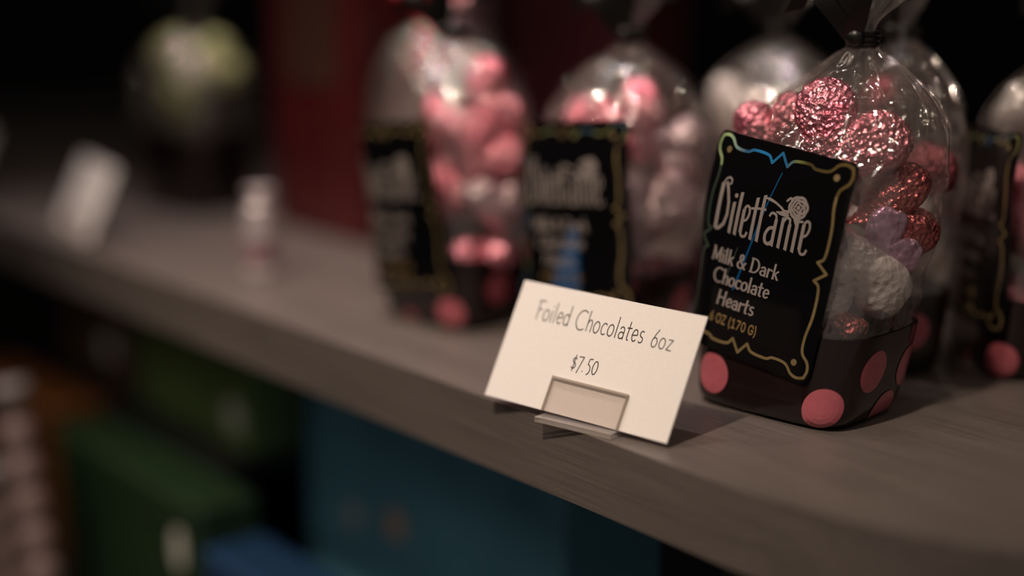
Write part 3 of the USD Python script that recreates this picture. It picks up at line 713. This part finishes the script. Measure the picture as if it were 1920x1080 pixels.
# ------------------------------------------------------------------ boxes on the shelf
M['red_box'] = grained('dark_red_carton', (.075, .007, .008), .4, 25, .35, coat=.2)
M['red_band'] = grained('brown_carton_print', (.055, .02, .013), .5, 30, .3)
M['maroon'] = grained('maroon_carton', (.035, .003, .005), .5, 20, .3)
M['mauve_box'] = grained('mauve_carton', (.30, .17, .20), .5, 25, .2)
def carton(name, label, cat, s0, s1, t0, t1, z0, z1, mat, lid=None, art=(), group=None):
    """a carton in the shelf's frame: body, lid flap, printed panels"""
    c = S((s0 + s1) / 2, (t0 + t1) / 2, z0)
    b = thing(name, label, cat, c, SHELF_RZ, group)
    hx, hy, h = (s1 - s0) / 2, (t1 - t0) / 2, z1 - z0
    obj('carton_body', rbox(-hx, hx, -hy, hy, 0, h - .004, .0012), mat, b)
    obj('carton_lid', rbox(-hx - .0006, hx + .0006, -hy - .0006, hy + .0006, h - .004, h, .0012), mat, b)
    obj('lid_flap', rbox(-hx * .9, hx * .9, -hy - .0012, -hy - .0006, h - .022, h - .002, .0003), mat, b)
    for nm, poly, m_ in art:
        e = extrude(poly, .0004)
        v = e.vertices; e.vertices = np.stack([v[:, 0], -hy - v[:, 2] - (.0014 if v[:, 1].max() > h - .022 else .0001), v[:, 1]], 1)
        e.faces = e.faces[:, ::-1]
        obj(nm, e, m_, b)
    return b
carton('tall_box', 'tall dark red carton standing left of the label bags', 'box', -.560, -.448, .150, .215, 0, .32, M['red_box'],
       art=[('printed_panel', sbox(-.036, .10, .030, .27), M['red_band']), ('printed_panel', sbox(-.010, .17, .010, .19).buffer(.006), M['red_band'])])
carton('tall_box', 'mauve carton behind the bag with the gold-framed label, beside the maroon carton', 'box', -.530, -.504, .275, .300, 0, .34, M['mauve_box'], art=[('printed_panel', sbox(-.009, .05, .009, .28), M['mauve_box'])])
carton('tall_box', 'maroon carton at the back behind the middle bags', 'box', -.490, -.365, .300, .360, 0, .36, M['maroon'], art=[('printed_panel', sbox(-.035, .20, .02, .30), M['red_box'])])

# other price cards far along the edge
def other_card(label, s, t, yaw, lines=True):
    a, l = math.radians(yaw), math.radians(25)
    n = np.array([math.sin(a), math.cos(a), 0]); e = np.cross([0, 0, 1], n); up = np.array([0, 0, math.cos(l)]) - n * math.sin(l)
    C = S(s, t, .0016) + up * CH / 2
    price_card('price_card', label, C, e, up, n, [tl(write('Chocolates', .0078, .80, .062, 1.15, gap=.10), 24, 16.0)][:0])
    return C, e, up, n
C2 = other_card('blurred cream price card near the left end of the shelf, below the far green bag', -.610, .020, 240)
card_holder('blurred clear holder of the cream price card below the far green bag', *C2, TOP, C2[1], C2[3] * [1, 1, 0] / np.linalg.norm(C2[3][:2]))
C3 = other_card('blurred price card cut off by the left picture edge', -.89, .03, 228)
card_holder('clear holder of the price card cut off by the left picture edge', *C3, TOP, C3[1], C3[3] * [1, 1, 0] / np.linalg.norm(C3[3][:2]))

# made-up pale stick standing in for a bright highlight
M['pale_foil'] = foil('pale_pink_foil', (.90, .80, .83), (.97, .90, .92), .3, 260, .3, metal=.6)
def stick(label, s, t, h, r):
    prof = np.array([(0, 0), (r * .8, .0005), (r, .002), (r * .98, h * .5), (r, h - .003), (r * .8, h - .001), (r * .3, h), (r * .35, h + .003), (r * .9, h + .008), (0, h + .006)])
    b = thing('highlight_stick', label, 'highlight stand-in', S(s, t))
    obj('foil_wrapper', trimesh.creation.revolve(prof, sections=32), M['pale_foil'], b, smooth=50)
    obj('paper_band', trimesh.creation.annulus(r, r + .0004, h * .3, sections=32, transform=trimesh.transformations.translation_matrix((0, 0, h * .35))), M['mauve_box'], b, smooth=40)
    return b
stick('made-up pale pink stick standing in for a highlight in front of the tall red carton', -.405, .050, .044, .0095)

# ------------------------------------------------------------------ goods below the shelf
M['blue_box'] = grained('dark_teal_carton', (.13, .37, .52), .5, 18, .2)
M['green_box'] = grained('dark_green_carton', (.12, .20, .065), .5, 18, .35)
M['green_bright'] = grained('leaf_green_carton', (.012, .034, .012), .5, 18, .25)
M['olive'] = grained('brown_carton', (.075, .045, .030), .5, 18, .35)
M['orange_box'] = grained('orange_brown_carton', (.13, .045, .010), .5, 18, .3)
M['navy'] = grained('navy_carton', (.010, .040, .105), .5, 18, .2)
M['tan_print'] = plain('tan_print', (.75, .48, .30), .6)
M['pale_print'] = plain('pale_print', (.60, .60, .54), .6)
def star(cx, cy, r):
    return Polygon([(cx + (r if i % 2 == 0 else r * .45) * math.sin(i * math.pi / 5), cy + (r if i % 2 == 0 else r * .45) * math.cos(i * math.pi / 5)) for i in range(10)])
ZL = -.3148
carton('gift_box', 'large dark teal blue carton under the shelf edge with small tan stars', 'box', -.444, -.194, .100, .230, ZL, -.044, M['blue_box'],
       art=[('printed_star', star(-.072, .158, .011), M['pale_print']), ('printed_star', star(-.026, .166, .013), M['tan_print'])])
carton('gift_box', 'dark green carton on the black step under the shelf, left of the teal carton', 'box', -.520, -.447, .060, .097, -.1248, -.046, M['green_box'], art=[('oval_sticker', Point(.018, .022).buffer(.011), M['pale_print'])])
carton('gift_box', 'green carton second from the teal carton on the black step', 'box', -.606, -.524, .060, .097, -.1248, -.046, M['green_box'])
carton('gift_box', 'brown carton at the far left of the black step under the shelf', 'box', -.740, -.610, .060, .097, -.1248, -.048, M['olive'], art=[('oval_sticker', Point(.02, .03).buffer(.011), M['pale_print'])])
carton('gift_box', 'orange-brown carton in the lowest row at the left', 'box', -.760, -.604, -.004, .034, ZL, -.120, M['orange_box'])
carton('gift_box', 'leaf green carton in the lowest row with its top edge catching the light', 'box', -.600, -.392, -.004, .034, ZL, -.128, M['green_bright'], art=[('oval_sticker', affinity.scale(Point(.078, .155).buffer(.010), .7, 1.3), M['pale_print'])])
carton('gift_box', 'navy blue carton in the lowest row at the bottom of the picture', 'box', -.388, -.290, -.004, .034, ZL, -.150, M['navy'])

M['glint_pink'] = plain('pale_pink_glint_ball', (.36, .26, .25), .25)  # pale tone standing in for glints on a clear package edge
def glint_tube(label, s, t, z0, h, lean, n):  # made-up tube, its balls shaped after a row of glints
    b = thing('glint_tube', label, 'sweet tube', S(s, t, z0), SHELF_RZ)
    Rm = rot(0, lean, 0)
    r = .0115
    tube = trimesh.creation.annulus(r, r + .0006, h, sections=32, transform=trimesh.transformations.translation_matrix((0, 0, h / 2 + .002)))
    tube.vertices = tube.vertices @ Rm.T
    tube.vertices[:, 2] += .006
    obj('clear_tube', tube, M['acrylic'], b, smooth=40)
    cap = trimesh.creation.cylinder(r + .001, .006, sections=32, transform=trimesh.transformations.translation_matrix((0, 0, h + .004))); cap.vertices = cap.vertices @ Rm.T; cap.vertices[:, 2] += .006
    obj('tube_cap', cap, M['pale_foil'], b, smooth=40)
    for k in range(n):
        q = trimesh.creation.icosphere(subdivisions=3, radius=.0108); q.apply_translation((0, 0, .013 + k * .0217)); q.vertices = q.vertices @ Rm.T; q.vertices[:, 2] += .006
        obj('sweet', q, M['glint_pink'], b, smooth=True)  # each ball stands in for one glint
    return b
glint_tube('made-up clear tube of pale balls standing in for edge glints in front of the lowest row, lower left', -.478, -.055, ZL, .235, -16, 10)
glint_tube('second made-up clear tube of pale balls standing in for edge glints, cut off by the lower left picture edge', -.528, -.062, ZL, .17, -12, 7)
